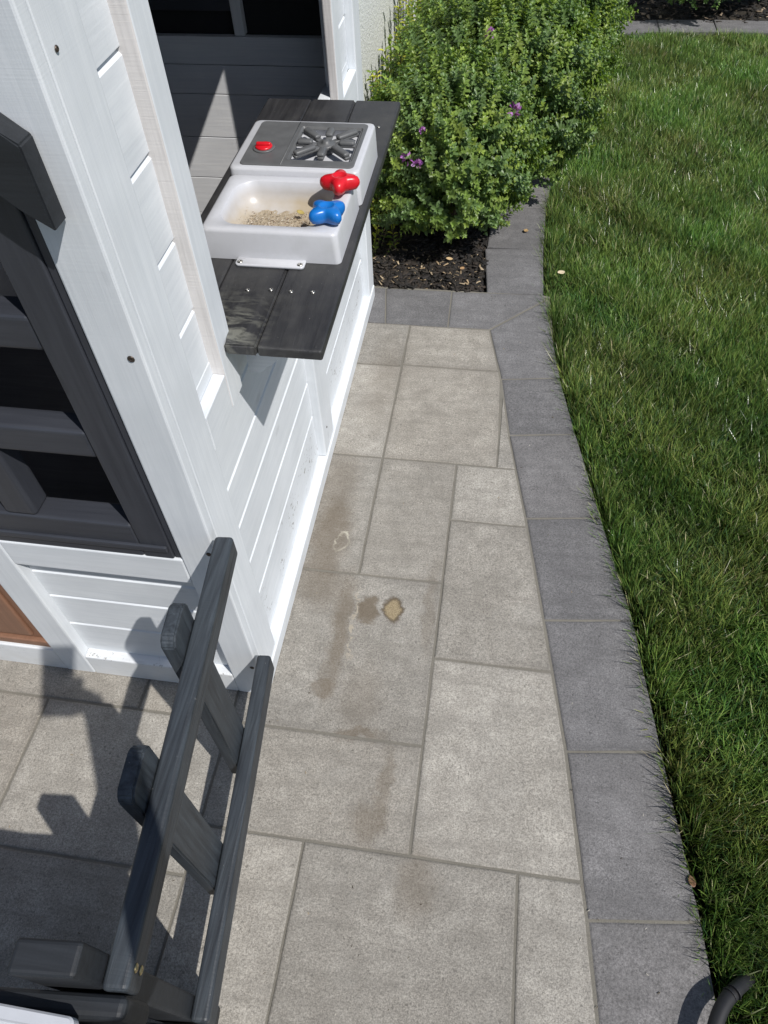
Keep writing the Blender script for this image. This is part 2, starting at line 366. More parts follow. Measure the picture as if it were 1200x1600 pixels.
slab('paver', [(.463, .737), (BL(.737) - .001, .737), (BL(.865) - .001, .865), (.4665, 1.02)], PAV, patio, ring=False, gap=.0015, r=.002)
# charcoal border pieces
border = sheet('border', [(.30, 1.33), (.41, 1.34), (.55, 1.1), (.62, 1.1), (.58, 1.55), (.36, 1.55)], -.0026, SAND)
ys = [1.342, 1.117, .877, .580, .281, -.027, -.334, -.64, -.94]
for a, b in zip(ys, ys[1:]):
    top = [(BR(a + .025), a + .02)] if a < 1.3 else None
    if a > 1.3: pts = [(BL(1.342), 1.342), (BL(1.104), 1.104), (BR(1.129), 1.129), (.585, 1.52)]
    else:
        sl0, sl1 = (.024, .028)
        pts = [(BL(a - .012), a - .012), (BL((a + b) / 2), (a + b) / 2), (BL(b - .012), b - .012), (BR(b + .014), b + .014), (BR((a + b) / 2), (a + b) / 2), (BR(a + .014), a + .014)]
    slab('border_paver', pts, BOR, border, gap=.0017, r=.0045, dz=random.uniform(-.0015, .0012))
slab('border_paver', [(.270, 1.341), (.405, 1.343), (.583, 1.5235), (.580, 1.554), (.265, 1.543)], BOR, border, gap=.0017, r=.0045, dz=random.uniform(-.0015, .0012))
slab('border_paver', [(.062, 1.341), (.270, 1.341), (.265, 1.543), (.035, 1.539)], BOR, border, gap=.0015, r=.003)
slab('border_paver', [(-.16, 1.341), (.062, 1.341), (.035, 1.539), (-.16, 1.539)], BOR, border, gap=.0015, r=.003)
slab('border_paver', [(.384, 1.546), (.579, 1.554), (.575, 1.839), (.360, 1.822)], BOR, border, gap=.0017, r=.0045, dz=random.uniform(-.0015, .0012))
yy = [1.83, 2.12, 2.42, 2.72, 3.02, 3.32, 3.62, 3.9]
for a, b in zip(yy, yy[1:]):
    slab('border_paver', [(BR(a) - .208, a), (BR(a), a), (BR(b), b), (BR(b) - .208, b + .02)], BOR, border, gap=.0017, r=.0045, dz=random.uniform(-.0015, .0012))
FX = [.60, .86, 1.20, 1.63, 1.9, 2.2, 2.6, 3.0]; FY = [3.86, 3.96, 4.02, 4.03, 4.00, 4.02, 4.10, 4.2]
fy = lambda x: float(np.interp(x, FX, FY))
fx = [.62, .86, 1.16, 1.46, 1.76, 2.06, 2.36, 2.66, 2.96]
for a, b in zip(fx, fx[1:]): slab('border_paver', [(a, fy(a)), (b, fy(b)), (b, fy(b) + .18), (a, fy(a) + .18)], BOR, border, gap=.0017, r=.0045, dz=random.uniform(-.0015, .0012))
# lawn soil, planting bed
LX = [(.9, -1.2)] + [(x, y) for x, y in zip(RX, RY)][1:] + [(.86, 3.96), (1.2, 4.02), (1.63, 4.03), (2.2, 4.02), (3.2, 4.2), (3.2, -1.2)]
sheet('lawn_soil', LX, -.050, SOIL)
def bedgrid(name, x0, x1, y0, y1, n, m):
    X, Y = np.meshgrid(np.linspace(x0, x1, n), np.linspace(y0, y1, m), indexing='ij')
    Z = -.012 + .008 * np.sin(X * 31 + 1.3 * np.sin(Y * 23)) + .006 * np.sin(Y * 41 + X * 17)
    v = np.stack([X, Y, Z], -1).reshape(-1, 3); i = np.arange(n * m).reshape(n, m)
    f = np.stack([i[:-1, :-1], i[1:, :-1], i[1:, 1:], i[:-1, 1:]], -1).reshape(-1, 4)
    o = link(name, np_mesh(name, v, f), SOIL); o['kind'] = 'structure'; return o
bedgrid('bed_soil', -.18, .372, 1.541, 3.9, 40, 120)
bedgrid('bed_soil', -1.0, 3.4, 4.0, 7.0, 60, 40)

def crumb_area(n):
    x = rng.uniform(-.6, .95, n); y = rng.uniform(-.6, 1.53, n); k = (x < np.interp(y, RY, RX)) & ((x > .02) | (y < -.02)); return np.stack([x[k], y[k], np.full(k.sum(), .0006)], 1)
CRUMBS = crumb_area
# ================================================================== PLAYHOUSE
ph = tag(empty('playhouse', (0, 0, 0)), 'white painted wooden children\'s playhouse with charcoal window and counter, standing on the grey patio', 'playhouse')
RC = .022                                        # depth of the recessed boards
def lap_y(y0, y1, z0, z1, mat, u=-RC, name='shiplap_board', sgn=1, X=None):
    """board in the side wall (runs along y) with a bevelled upper edge"""
    bm = bmesh.new(); c = .0085
    extrude_poly(bm, [(u, z0 + .0006), (u, z1 - c), (u - c * .95, z1 - .0006), (u - .018, z1 - .0006), (u - .018, z0 + .0006)], 'y', y0, y1)
    return bm_obj(name, bm, mat, ph)
def lap_x(x0, x1, z0, z1, mat, y=RC, name='shiplap_board'):
    bm = bmesh.new(); c = .0085
    extrude_poly(bm, [(y, z0 + .0006), (y, z1 - c), (y + c * .95, z1 - .0006), (y + .018, z1 - .0006), (y + .018, z0 + .0006)], 'x', x0, x1)
    return bm_obj(name, bm, mat, ph)
# ---- side wall (x = 0)
L = 1.50
box('corner_board', -.065, 0, 0, .0215, .0, 1.42, W['z'], ph, .003)
cb = box('corner_board', -.022, -.0008, .0222, .104, .044, 1.42, W['z'], ph, .0025)
box('corner_board', -.024, 0, 1.418, L, .02, 1.42, W['z'], ph, .003)
box('post', -.030, 0, .682, .785, .0455, .70, W['z'], ph, .003)
box('base_plate', -.045, .004, .0222, 1.49, .0, .044, WD, ph, .003)
gz = [.045, .200, .311, .424, .532, .641]
for a, b in zip(gz, gz[1:]):
    wm = WD if a < .25 else W['y']
    lap_y(.10, .69, a, b, wm); 
for a, b in zip([.045, .190, .305, .424, .532, .641], [.190, .305, .424, .532, .641, .70]): lap_y(.78, 1.43, a, b, WD if a < .25 else W['y'])
lap_y(.10, .69, .641, .70, W['y'])
box('cross_rail', -.021, -.0006, .1045, .2045, .668, .740, W['y'], ph, .002)
box('cross_rail', -.021, -.0006, 1.2345, 1.4175, .668, .740, W['y'], ph, .002)
box('sill_rail', -.05, -.021, .12, 1.40, .690, .764, W['y'], ph, .002)
for a, b in ((.74, .865), (.865, .975), (.975, 1.09), (1.09, 1.205), (1.205, 1.32), (1.32, 1.42)):
    lap_y(.100, .205, a, b, W['y']); lap_y(1.232, 1.42, a, b, W['y'])
def jamb(y0, y1, dx_=-.040):
    bm = bmesh.new(); bbox(bm, dx_, 0, y0, y1, .668, 1.42, .0030)
    o = bm_obj('window_jamb', bm, W['z'], ph); o.data.materials.append(ROUGHW)
    for f in o.data.polygons:
        if f.normal.y < -.9: f.material_index = 1
    return o
jamb(.205, .260); jamb(1.180, 1.240, -.0215)
box('window_header', -.05, -.003, .2605, 1.1795, 1.33, 1.42, W['y'], ph, .002)
# ---- front wall (y = 0)
box('door_post', -.470, -.402, 0, .040, 0, 1.42, W['z'], ph, .004)
box('base_plate', -.4015, -.0655, .0005, .05, 0, .077, WDX, ph, .003)
box('base_plate', -1.20, -.4705, .0015, .05, 0, .087, WDX, ph, .003)
for a, b in zip([.077, .193, .300, .386], [.193, .300, .386, .432]): lap_x(-.403, -.064, a, b, W['x'])
box('window_sill', -.4015, -.0655, .0002, .05, .432, .503, W['x'], ph, .003)
# window with horizontal bars
win = box('window', -.078, -.0655, .004, .045, .5045, 1.30, FR['z'], ph, .002); 
def wpart(name, x0, x1, y0, y1, z0, z1, ax, bev=.004): return box(name, x0, x1, y0, y1, z0, z1, FR[ax], win, bev, 3)
wpart('frame', -.130, -.0785, .0005, .045, .5045, 1.30, 'z', .003)
wpart('frame', -.402, -.1305, .0, .045, .5045, .588, 'x', .005)
wpart('frame', -.402, -.382, .0, .045, .5885, 1.30, 'z')
wpart('bead', -.395, -.082, -.004, .002, .525, .541, 'x', .004)
for z in (.742, .935, 1.128): wpart('bar', -.382, -.1305, .003, .045, z, z + .052, 'x', .006)
wpart('mullion', -.345, -.290, .001, .044, .5885, 1.30, 'z', .006)
box('shade_board', -.40, -.085, -.080, -.0285, 1.205, 1.225, G_['x'], ph, .002)  # added board, throws a deeper shadow on the window frame below
# charcoal bargeboard above the window
bm = bmesh.new(); extrude_poly(bm, [(-.0265, 1.118), (-.0275, 1.203), (-.052, 1.221), (-.30, 1.40), (-.36, 1.36), (-.078, 1.166), (-.055, 1.138)], 'y', -.028, -.001)
bmesh.ops.bevel(bm, geom=bm.edges[:], offset=.002, segments=2, affect='EDGES'); bm_obj('gable_trim', bm, DK, ph)
# brown door panel left of the post
dr = box('door', -1.0, -.4715, .018, .045, .090, 1.30, BR_, ph, .002)
box('door_panel', -.96, -.505, .010, .020, .125, 1.2, BR_, dr, .006, 3)
box('door_rail', -1.0, -.4730, .006, .0185, .0905, .113, BR_, dr, .003)
# ---- interior: back wall, far side wall, floor, roof
YB = 1.45
for a, b in ((.0, .095), (.095, .195), (.195, .300), (.302, .416), (.418, .537), (.539, .655), (.657, .730), (.732, .799)):
    box('back_wall_board', -1.20, -.046, YB, YB + .02, a, b, INT['x'], ph, .0012)
box('back_mullion', -.328, -.300, YB + .004, YB + .03, .80, 1.30, INT['z'], ph, .002)
box('back_window_bar', -1.1, -.329, YB + .008, YB + .028, .855, .93, FR['x'], ph, .002)
box('back_dark_sheet', -1.2, -.04, YB + .034, YB + .04, .78, 1.45, plain('dark_backing', (.012, .012, .014), .6), ph, 0)  # added black sheet, stands in for the darkness seen through the back window
box('back_wall_board', -1.20, -.046, YB, YB + .02, 1.30, 1.44, INT['x'], ph, .0012)
box('far_wall', -1.24, -1.20, .05, 1.5, 0, 1.44, INT['y'], ph, .002)
box('floor', -1.2, -.046, .052, 1.449, .002, .02, DARKIN, ph, 0)
box('front_wall', -1.24, -1.001, .002, .045, .088, 1.42, W['x'], ph, .002)
box('door_header', -1.0, -.4715, .002, .045, 1.302, 1.42, W['x'], ph, .002)
box('window_header', -.4015, -.0655, .002, .045, 1.302, 1.42, W['x'], ph, .002)
bm = bmesh.new(); extrude_poly(bm, [(.0, 1.422), (-.62, 1.86), (-1.26, 1.422), (-1.22, 1.422), (-.62, 1.81), (-.05, 1.422)], 'y', .0, 1.55); bm_obj('roof', bm, G_['y'], ph)
for y in (.012, 1.52):
    bm = bmesh.new(); extrude_poly(bm, [(-.06, 1.421), (-1.21, 1.421), (-.62, 1.80)], 'y', y, y + .02); bm_obj('gable_wall', bm, W['x'], ph)
# screws in the front corner board
for x, z in ((-.0165, .937), (-.012, .531), (-.012, .128)): screw(ph, (x, -.0002, z), (0, -1, 0), .0048, DSCREW)
for y, z in ((.041, 1.259), (.72, .12)): screw(ph, (.0002, y, z), (1, 0, 0), .003, DSCREW)
# ---- counter
ct = box('counter', .0545, .158, .222, 1.120, .766, .785, CNT, ph, .004, 3)
box('plank', -.0495, .0530, .2225, 1.121, .7662, .7852, CNT, ct, .004, 3) if False else None
def plank(x0, x1, y0, y1, notch=None):
    bm = bmesh.new(); bbox(bm, x0, x1, y0, y1, .766, .785, .004, 3); return bm_obj('plank', bm, CNT, ct)
bm = bmesh.new(); extrude_poly(bm, [(.0012, .2215), (.0530, .2215), (.0530, 1.1215), (-.0495, 1.1205), (-.0495, .2615), (.0012, .2615)], 'z', .766, .785)
bmesh.ops.bevel(bm, geom=bm.edges[:], offset=.0035, segments=3, affect='EDGES'); bm_obj('plank', bm, CNT, ct)
plank(-.155, -.051, .2620, 1.1195)
# brackets under the counter
for y in (.30, 1.02):
    bm = bmesh.new(); extrude_poly(bm, [(.001, .7655), (.120, .7655), (.120, .75), (.02, .665), (.001, .665)], 'y', y, y + .02); bm_obj('bracket', bm, W['x'], ct)
for x, y in ((.001, .367), (.040, .372), (.075, .370), (.112, .372), (-.05, .31)): screw(ct, (x, y, .7852), (0, 0, 1), .0042)
for x, y in ((.128, .985), (.062, .985), (.02, .985)): screw(ct, (x, y, .7852), (0, 0, 1), .0036)

# ================================================================== TOY SINK AND HOB
toy = tag(empty('toy_kitchen', (.02, .65, .7855)), 'grey white plastic toy sink and hob unit with dirty basin on black counter', 'toy kitchen')
def toyobj(name, bm, mat, parent=None, smooth=True):
    o = bm_obj(name, bm, mat, None, smooth); o.parent = parent or toy
    if o.parent is toy: o.matrix_parent_inverse = Matrix.Translation((-.02, -.65, -.7855))
    return o
def autosm(o, ang=40):
    m = o.modifiers.new('edge', 'EDGE_SPLIT'); m.split_angle = math.radians(ang); return o
x0, x1, y0, y1, zt = -.100, .141, .457, .651, .840
bm = bmesh.new()
bx = (-.078, .112, .476, .630)
loft(bm, [rrect(x0 - .003, x1 + .003, y0 - .002, y1, .010, .7856), rrect(x0, x1, y0, y1, .012, zt - .006), rrect(x0 + .0015, x1 - .0015, y0 + .0015, y1 - .0015, .012, zt - .002), rrect(x0 + .005, x1 - .005, y0 + .005, y1 - .005, .012, zt),
          rrect(bx[0], bx[1], bx[2], bx[3], .040, zt), rrect(bx[0] + .002, bx[1] - .002, bx[2] + .002, bx[3] - .002, .039, zt - .002), rrect(bx[0] + .006, bx[1] - .006, bx[2] + .004, bx[3] - .005, .038, zt - .02),
          rrect(bx[0] + .014, bx[1] - .012, bx[2] + .008, bx[3] - .012, .034, zt - .036), rrect(bx[0] + .03, bx[1] - .03, bx[2] + .02, bx[3] - .03, .028, zt - .043)])
basin = autosm(toyobj('sink_basin', bm, TW), 50)
hx0, hx1, hy0, hy1, hz = -.103, .145, .652, .857, .850
bm = bmesh.new()
hb = (.000, .128, .684, .828)
loft(bm, [rrect(hx0 - .001, hx1 + .002, hy0, hy1 + .001, .010, .7856), rrect(hx0, hx1, hy0, hy1, .012, hz - .005), rrect(hx0 + .0015, hx1 - .0015, hy0 + .0015, hy1 - .0015, .012, hz - .0015), rrect(hx0 + .005, hx1 - .005, hy0 + .005, hy1 - .005, .012, hz),
          rrect(hb[0], hb[1], hb[2], hb[3], .006, hz), rrect(hb[0], hb[1], hb[2], hb[3], .006, hz - .016)])
hob = autosm(toyobj('hob_body', bm, TW), 50)
bm = bmesh.new()
pz = hz + .0025
loft(bm, [rrect(hx0 + .018, hx1 - .012, hy0 + .012, hy1 - .012, .010, hz + .0003), rrect(hx0 + .018, hx1 - .012, hy0 + .012, hy1 - .012, .010, pz - .001), rrect(hx0 + .0195, hx1 - .0135, hy0 + .0135, hy1 - .0135, .009, pz),
          rrect(hb[0] + .002, hb[1] - .002, hb[2] + .002, hb[3] - .002, .005, pz), rrect(hb[0] + .005, hb[1] - .005, hb[2] + .005, hb[3] - .005, .004, pz - .004), rrect(hb[0] + .007, hb[1] - .007, hb[2] + .007, hb[3] - .007, .004, pz - .004), rrect(hb[0] + .007, hb[1] - .007, hb[2] + .007, hb[3] - .007, .004, hz - .002)], False, False)
plate = autosm(toyobj('hob_plate', bm, TG), 30)
# joint in the plate
bm = bmesh.new(); bbox(bm, -.0065, -.0045, hy0 + .014, hy1 - .014, pz - .0005, pz + .0006, 0); toyobj('seam', bm, TG, plate)
gx, gy = (hb[0] + hb[1]) / 2, (hb[2] + hb[3]) / 2
bm = bmesh.new()
loft(bm, [[(gx + r * math.cos(2 * math.pi * i / 16), gy + r * math.sin(2 * math.pi * i / 16), z) for i in range(16)] for r, z in ((.019, pz - .006), (.019, pz - .001), (.016, pz + .001), (.0075, pz + .001), (.007, pz + .005), (.005, pz + .006))])
toyobj('grate_hub', bm, TG, plate)
for k in range(8):
    a = math.pi / 4 * k; bm = bmesh.new(); R1 = .058 if k % 2 == 0 else .074
    M = Matrix.Translation((gx, gy, 0)) @ Matrix.Rotation(a, 4, 'Z')
    bbox(bm, .014, R1, -.006, .006, pz - .006, pz - .0005, .0015, 2, M)
    bbox(bm, .026, R1 - .002, -.0072, .0072, pz - .002, pz + .0065, .0038, 3, M)
    toyobj('grate_finger', bm, TG, plate)
bm = bmesh.new()
loft(bm, [[(gx + r * math.cos(2 * math.pi * i / 20), gy + r * math.sin(2 * math.pi * i / 20), z) for i in range(20)] for r, z in ((.012, hz - .0155), (.012, hz - .007), (.010, hz - .006))]); toyobj('burner_disc', bm, TG, plate)
# red dial
bm = bmesh.new(); cx, cy = -.052, .728
loft(bm, [[(cx + r * math.cos(2 * math.pi * i / 24), cy + r * 1.0 * math.sin(2 * math.pi * i / 24), z) for i in range(24)] for r, z in ((.0215, pz), (.0215, pz + .0018), (.020, pz + .0026))]); toyobj('dial_surround', bm, TG, plate)
bm = bmesh.new()
loft(bm, [[(cx + r * math.cos(2 * math.pi * i / 24), cy + r * math.sin(2 * math.pi * i / 24), z) for i in range(24)] for r, z in ((.0165, pz + .0022), (.0165, pz + .0045), (.015, pz + .006))])
bbox(bm, cx - .0145, cx + .0145, cy - .004, cy + .004, pz + .004, pz + .0115, .003, 3); toyobj('dial', bm, TR)
# four-lobed tap handles
def handle(name, c, rot, mat, R=.031):
    bm = bmesh.new(); N = 64; Ls = []
    for k, z, d in ((.62, -.006, 0), (.86, -.004, 0), (.98, .002, 0), (1.0, .006, 0), (.985, .0105, 0), (.92, .0145, 0), (.78, .0175, 0), (.46, .0190, 1), (.40, .0190, 1), (.30, .0155, 1), (.1, .0150, 1)):
        Lp = []
        for i in range(N):
            a = 2 * math.pi * i / N; lob = .79 + .21 * math.cos(4 * a) if not d else .85
            if not d: lob = lob + .012 * math.cos(8 * a)
            r = R * k * lob; Lp.append((r * math.cos(a), r * math.sin(a), z))
        Ls.append(Lp)
    loft(bm, Ls)
    st = [[(.009 * math.cos(2 * math.pi * i / 16), .009 * math.sin(2 * math.pi * i / 16), z) for i in range(16)] for z in (c[3], -.002)]
    loft(bm, st)
    M = Matrix.Translation(c[:3]) @ Matrix.Rotation(math.radians(-4), 4, 'X') @ Matrix.Rotation(rot, 4, 'Z')
    for v in bm.verts: v.co = M @ v.co
    return toyobj(name, bm, mat)
tag(handle('tap_handle', (.121, .598, .852, -.013), math.radians(6), TR, .0355), 'red four lobed tap handle')
tag(handle('tap_handle', (.117, .502, .848, -.011), math.radians(47), TB, .0360), 'blue four lobed tap handle')
bm = bmesh.new(); loft(bm, [rrect(-.040, .083, .433, .460, .007, .7856), rrect(-.040, .083, .433, .460, .007, .789), rrect(-.039, .082, .434, .459, .006, .790)]); brk = toyobj('mounting_strip', bm, TW)
for x in (-.032, .075): screw(brk, (x, .4415, .7902), (0, 0, 1), .0052)
# grit and plant bits in the basin
def chips(n, area, z, size, cols, thick=.25, tilt=.6, name='x', clipf=None):
    P = area(n); n = len(P)
    ln = rng.uniform(size[0], size[1], n); wd = ln * rng.uniform(.15, .45, n); th = wd * thick
    a = rng.uniform(0, 2 * np.pi, n); ti = rng.normal(0, tilt, n)
    ex = np.stack([np.cos(a) * np.cos(ti), np.sin(a) * np.cos(ti), np.sin(ti)], 1); ey = np.stack([-np.sin(a), np.cos(a), rng.normal(0, tilt * .5, n)], 1); ey /= np.linalg.norm(ey, axis=1)[:, None]; ez = np.cross(ex, ey)
    c = np.array([[-1, -1, 0], [1, -.6, 0], [1, .5, 0], [-1, 1, 0], [-.8, -.7, 1], [.9, -.4, 1], [.8, .4, 1], [-.9, .8, 1]])
    V = P[:, None, :] + ex[:, None, :] * (c[None, :, 0:1] * ln[:, None, None] / 2) + ey[:, None, :] * (c[None, :, 1:2] * wd[:, None, None] / 2) + ez[:, None, :] * (c[None, :, 2:3] * th[:, None, None])
    f = np.array([[3, 2, 1, 0], [4, 5, 6, 7], [0, 1, 5, 4], [1, 2, 6, 5], [2, 3, 7, 6], [3, 0, 4, 7]])
    F = (np.arange(n)[:, None, None] * 8 + f[None]).reshape(-1, 4)
    cc = np.array(cols)[rng.integers(0, len(cols), n)] * rng.uniform(.7, 1.3, (n, 1))
    return np_mesh(name, V.reshape(-1, 3), F, np.repeat(cc, 8, axis=0))
def basin_area(n):
    u = rng.normal(0, .46, (n * 3, 2)); u = u[(abs(u) < 1).all(1)][:n]
    x = .012 + u[:, 0] * .075; y = .535 + u[:, 1] * .048; r = np.hypot((x - .017) / .085, (y - .545) / .065)
    return np.stack([x, y, .8012 + .009 * np.clip(r, 0, 1.2) ** 2 - .002 * (r < .6) + rng.uniform(0, .0015, len(x))], 1)
d1 = link('debris', chips(1500, basin_area, 0, (.0010, .0045), [(.46, .39, .30), (.52, .47, .38), (.40, .33, .24), (.24, .16, .10), (.55, .50, .42)], name='debris', thick=.6), MUL)
n_, m_ = 40, 26; X_, Y_ = np.meshgrid(np.linspace(-.066, .098, n_), np.linspace(.478, .606, m_), indexing='ij')
r_ = np.hypot((X_ - .014) / .080, (Y_ - .538) / .060) * (1 + .16 * np.sin(np.arctan2(Y_ - .54, X_ - .014) * 5) + .08 * np.sin(np.arctan2(Y_ - .54, X_ - .014) * 11 + 1))
Z_ = .7973 + .0042 * np.clip(1.05 - r_, -.6, 1) + .0008 * np.sin(X_ * 310) * np.sin(Y_ * 270) + .0006 * rng.normal(size=X_.shape)
i_ = np.arange(n_ * m_).reshape(n_, m_)
t = NT('basin_sand'); p = t.pos(); a1 = t.noise(p, 900, 3, .8); a2 = t.noise(p, 120, 4)
BS = t.done(t.mix(t.mr(a2, .35, .65), t.mix(t.mr(a1, .4, .6), (.24, .18, .11), (.46, .38, .27)), t.mix(t.mr(a1, .4, .6), (.36, .29, .19), (.55, .48, .37))), .95, t.bump(a1, .8, .002))
sd = link('sand', np_mesh('sand', np.stack([X_, Y_, Z_], -1).reshape(-1, 3), np.stack([i_[:-1, :-1], i_[1:, :-1], i_[1:, 1:], i_[:-1, 1:]], -1).reshape(-1, 4)), BS, None, True)
tag(sd, 'pale dirty sand washed together on the bottom of the toy sink', 'sand', kind='stuff')
tag(d1, 'dry grit, twigs and plant crumbs lying in the toy sink', 'debris', kind='stuff')

# dry leaves: single things
def leaf_thing(name, loc, s, col, label, rz=0, curl=.4, cat='leaf'):
    bm = bmesh.new(); rows = 6; V = []
    for i in range(rows + 1):
        u = i / rows; wd = .32 * math.sin(math.pi * min(1, u * .93 + .07)) ** .8
        V.append([(s * (u - .5), s * wd * k, s * (curl * ((u - .5) ** 2) + curl * .9 * abs(k) * wd + .02)) for k in (-1, -.5, 0, .5, 1)])
    R = [[bm.verts.new(p) for p in r] for r in V]
    for A, B in zip(R, R[1:]):
        for j in range(4): bm.faces.new((A[j], A[j + 1], B[j + 1], B[j]))
    me_o = bm_obj(name, bm, plain('dry_leaf_' + label[:14].replace(' ', '_'), col, .6, nz=.2), None, True)
    me_o.location = loc; me_o.rotation_euler = (.1, .15, rz); m = me_o.modifiers.new('th', 'SOLIDIFY'); m.thickness = .0006
    return tag(me_o, label, cat, 'dry leaves lying about')
leaf_thing('dry_leaf', (-.055, .508, .806), .020, (.45, .17, .05), 'orange brown curled dry leaf at the left end of the toy sink', .4)
leaf_thing('dry_leaf', (.050, .572, .811), .016, (.42, .33, .10), 'yellow thin dry leaf near the back of the toy sink', -.3)
leaf_thing('dry_leaf', (.506, 1.945, .003), .028, (.42, .28, .13), 'small tan dry leaf lying on the charcoal border beside the big shrub', 1.3)
leaf_thing('dry_leaf', (.632, 1.64, .030), .032, (.60, .50, .34), 'pale dry leaf lying on the lawn near the border corner', .7)
leaf_thing('dry_leaf', (.872, -.255, .002), .022, (.20, .11, .06), 'brown dry leaf caught between border and lawn at the lower right', 1.7)
leaf_thing('dry_leaf', (.24, 1.72, .010), .026, (.55, .40, .22), 'tan dry leaf on the mulch in front of the big shrub', .2)
leaf_thing('dry_leaf', (.29, 1.665, .010), .024, (.42, .26, .13), 'brown dry leaf on the mulch nearest the border corner', 1.1)
leaf_thing('dry_leaf', (.93, 4.31, .02), .055, (.50, .32, .20), 'pinkish tan dry leaf on the far mulch bed at the top', .3)

# ================================================================== RAILING
rl = tag(empty('railing', (.05, -.3, 0)), 'charcoal stained wooden railing with two long rails and upright slats, fixed to the playhouse corner', 'railing')
th = math.atan(.092)
RM = Matrix.Translation((.012, 0, 0)) @ Matrix.Rotation(th, 4, 'Z')      # local: -y runs along the railing, x = 0 is the inner face of the rails
def rpart(name, x0, x1, y0, y1, z0, z1, mat, bev=.004, seg=3, parent=None):
    bm = bmesh.new(); bbox(bm, x0, x1, y0, y1, z0, z1, bev, seg, RM); o = bm_obj(name, bm, mat, None)
    o.parent = parent or rl
    if parent is None: o.matrix_parent_inverse = Matrix.Translation((-.05, .3, 0))
    return o
RTOP = .592
def rail(name, x1, z0, z1):
    bm = bmesh.new(); vs = bbox(bm, .0, x1, -.606, -.004, z0, z1, .006, 3, RM)
    o = bm_obj(name, bm, G_['y'], None); o.parent = rl; o.matrix_parent_inverse = Matrix.Translation((-.05, .3, 0)); return o
u_ = rail('rail', .030, .546, RTOP); l_ = rail('rail', .028, .145, .200)
def picket(yc, w_, z0, z1, x0=-.026, x1=-.001, bev=.009):
    bm = bmesh.new(); c = .014
    pts = [(yc - w_ / 2, z0 + .006), (yc - w_ / 2 + .006, z0), (yc + w_ / 2 - .006, z0), (yc + w_ / 2, z0 + .006), (yc + w_ / 2, z1 - c), (yc + w_ / 2 - c * .4, z1 - c * .35), (yc + w_ / 2 - c, z1), (yc - w_ / 2 + c, z1), (yc - w_ / 2 + c * .4, z1 - c * .35), (yc - w_ / 2, z1 - c)]
    extrude_poly(bm, pts, 'x', x0, x1); bmesh.ops.bevel(bm, geom=bm.edges[:], offset=.0025, segments=2, affect='EDGES')
    for v in bm.verts: v.co = RM @ v.co
    o = bm_obj('slat', bm, G_['z'], None); o.parent = rl; o.matrix_parent_inverse = Matrix.Translation((-.05, .3, 0)); return o
picket(-.186, .072, .135, .640, -.022); picket(-.390, .072, .135, .640, -.022)
rpart('end_post', -.072, -.001, -.604, -.571, 0, .665, DK, .005)
rpart('end_post', -.001, .0285, -.635, -.619, .06, .60, G_['z'], .004) if False else None
rpart('front_board', -.50, .032, -.632, -.608, .50, .590, DK, .008)
rpart('front_board', -.50, .020, -.632, -.608, .10, .17, G_['x'], .006)
for z_ in (.581, .563):
    screw(u_, tuple(RM @ Vector((.0302, -.583, z_))), tuple(RM.to_3x3() @ Vector((1, 0, 0))), .0050, BRASS)
# white framed tray at the bottom left
tr = tag(empty('tray', (-.10, -.72, .56)), 'white rimmed grey panel at the bottom left edge behind the railing end', 'tray')
bm = bmesh.new(); loft(bm, [rrect(-.32, .062, -.86, -.630, .008, .600), rrect(-.32, .062, -.86, -.630, .008, .614), rrect(-.318, .060, -.858, -.632, .007, .616), rrect(-.308, .050, -.848, -.642, .006, .616), rrect(-.306, .048, -.846, -.644, .006, .608)])
o = bm_obj('rim', bm, WHP, None); o.parent = tr; o.matrix_parent_inverse = Matrix.Translation((.10, .72, -.56)); autosm(o)
bm = bmesh.new(); bbox(bm, -.30, .044, -.844, -.648, .6085, .6105, .0005); o = bm_obj('panel', bm, GRP, None); o.parent = tr; o.matrix_parent_inverse = Matrix.Translation((.10, .72, -.56))
s = screw(None, (.022, -.656, .6108), (0, 0, 1), .004); s.parent = tr; s.matrix_parent_inverse = Matrix.Translation((.10, .72, -.56))
bm = bmesh.new(); bbox(bm, -.30, .05, -.85, -.640, 0, .599, .002); o = bm_obj('cabinet', bm, G_['z'], None); o.parent = tr; o.matrix_parent_inverse = Matrix.Translation((.10, .72, -.56))

# ================================================================== curved tube at the lower right
def tube(name, pts, r, mat, seg=14, parent=None):
    cu = bpy.data.curves.new(name, 'CURVE'); cu.dimensions = '3D'; sp = cu.splines.new('NURBS'); sp.points.add(len(pts) - 1)
    for i, q in enumerate(pts): sp.points[i].co = (*q, 1)
    sp.use_endpoint_u = True; sp.order_u = 4; cu.bevel_depth = r; cu.bevel_resolution = 5; cu.resolution_u = seg; cu.use_fill_caps = True
    tmp = bpy.data.objects.new('tmp', cu); COL.objects.link(tmp); me = bpy.data.meshes.new_from_object(tmp.evaluated_get(bpy.context.evaluated_depsgraph_get())); bpy.data.objects.remove(tmp)
    return link(name, me, mat, parent, True)
tb = tube('tube', [(.962, -.392, -.03), (.935, -.408, .015), (.905, -.430, .032), (.880, -.462, .040), (.858, -.52, .042), (.85, -.60, .040), (.88, -.70, .02)], .0118, TUBE)
tag(tb, 'dark grey curved rubber tube on the grass at the bottom right corner', 'tube')
bm = bmesh.new()
for s_ in (.0, .004): 
    M = Matrix.Translation((.906 + s_ * 2, -.431 + s_ * 1.4, .0315)) @ Vector((.75, .62, -.2)).to_track_quat('Z', 'Y').to_matrix().to_4x4()
    L_ = [[tuple(M @ Vector((r * math.cos(2 * math.pi * i / 18), r * math.sin(2 * math.pi * i / 18), z))) for i in range(18)] for r, z in ((.011, 0), (.0128, 0), (.0128, .0015), (.011, .0015))]
    loft(bm, L_)
bm_obj('collar', bm, TUBE, tb)

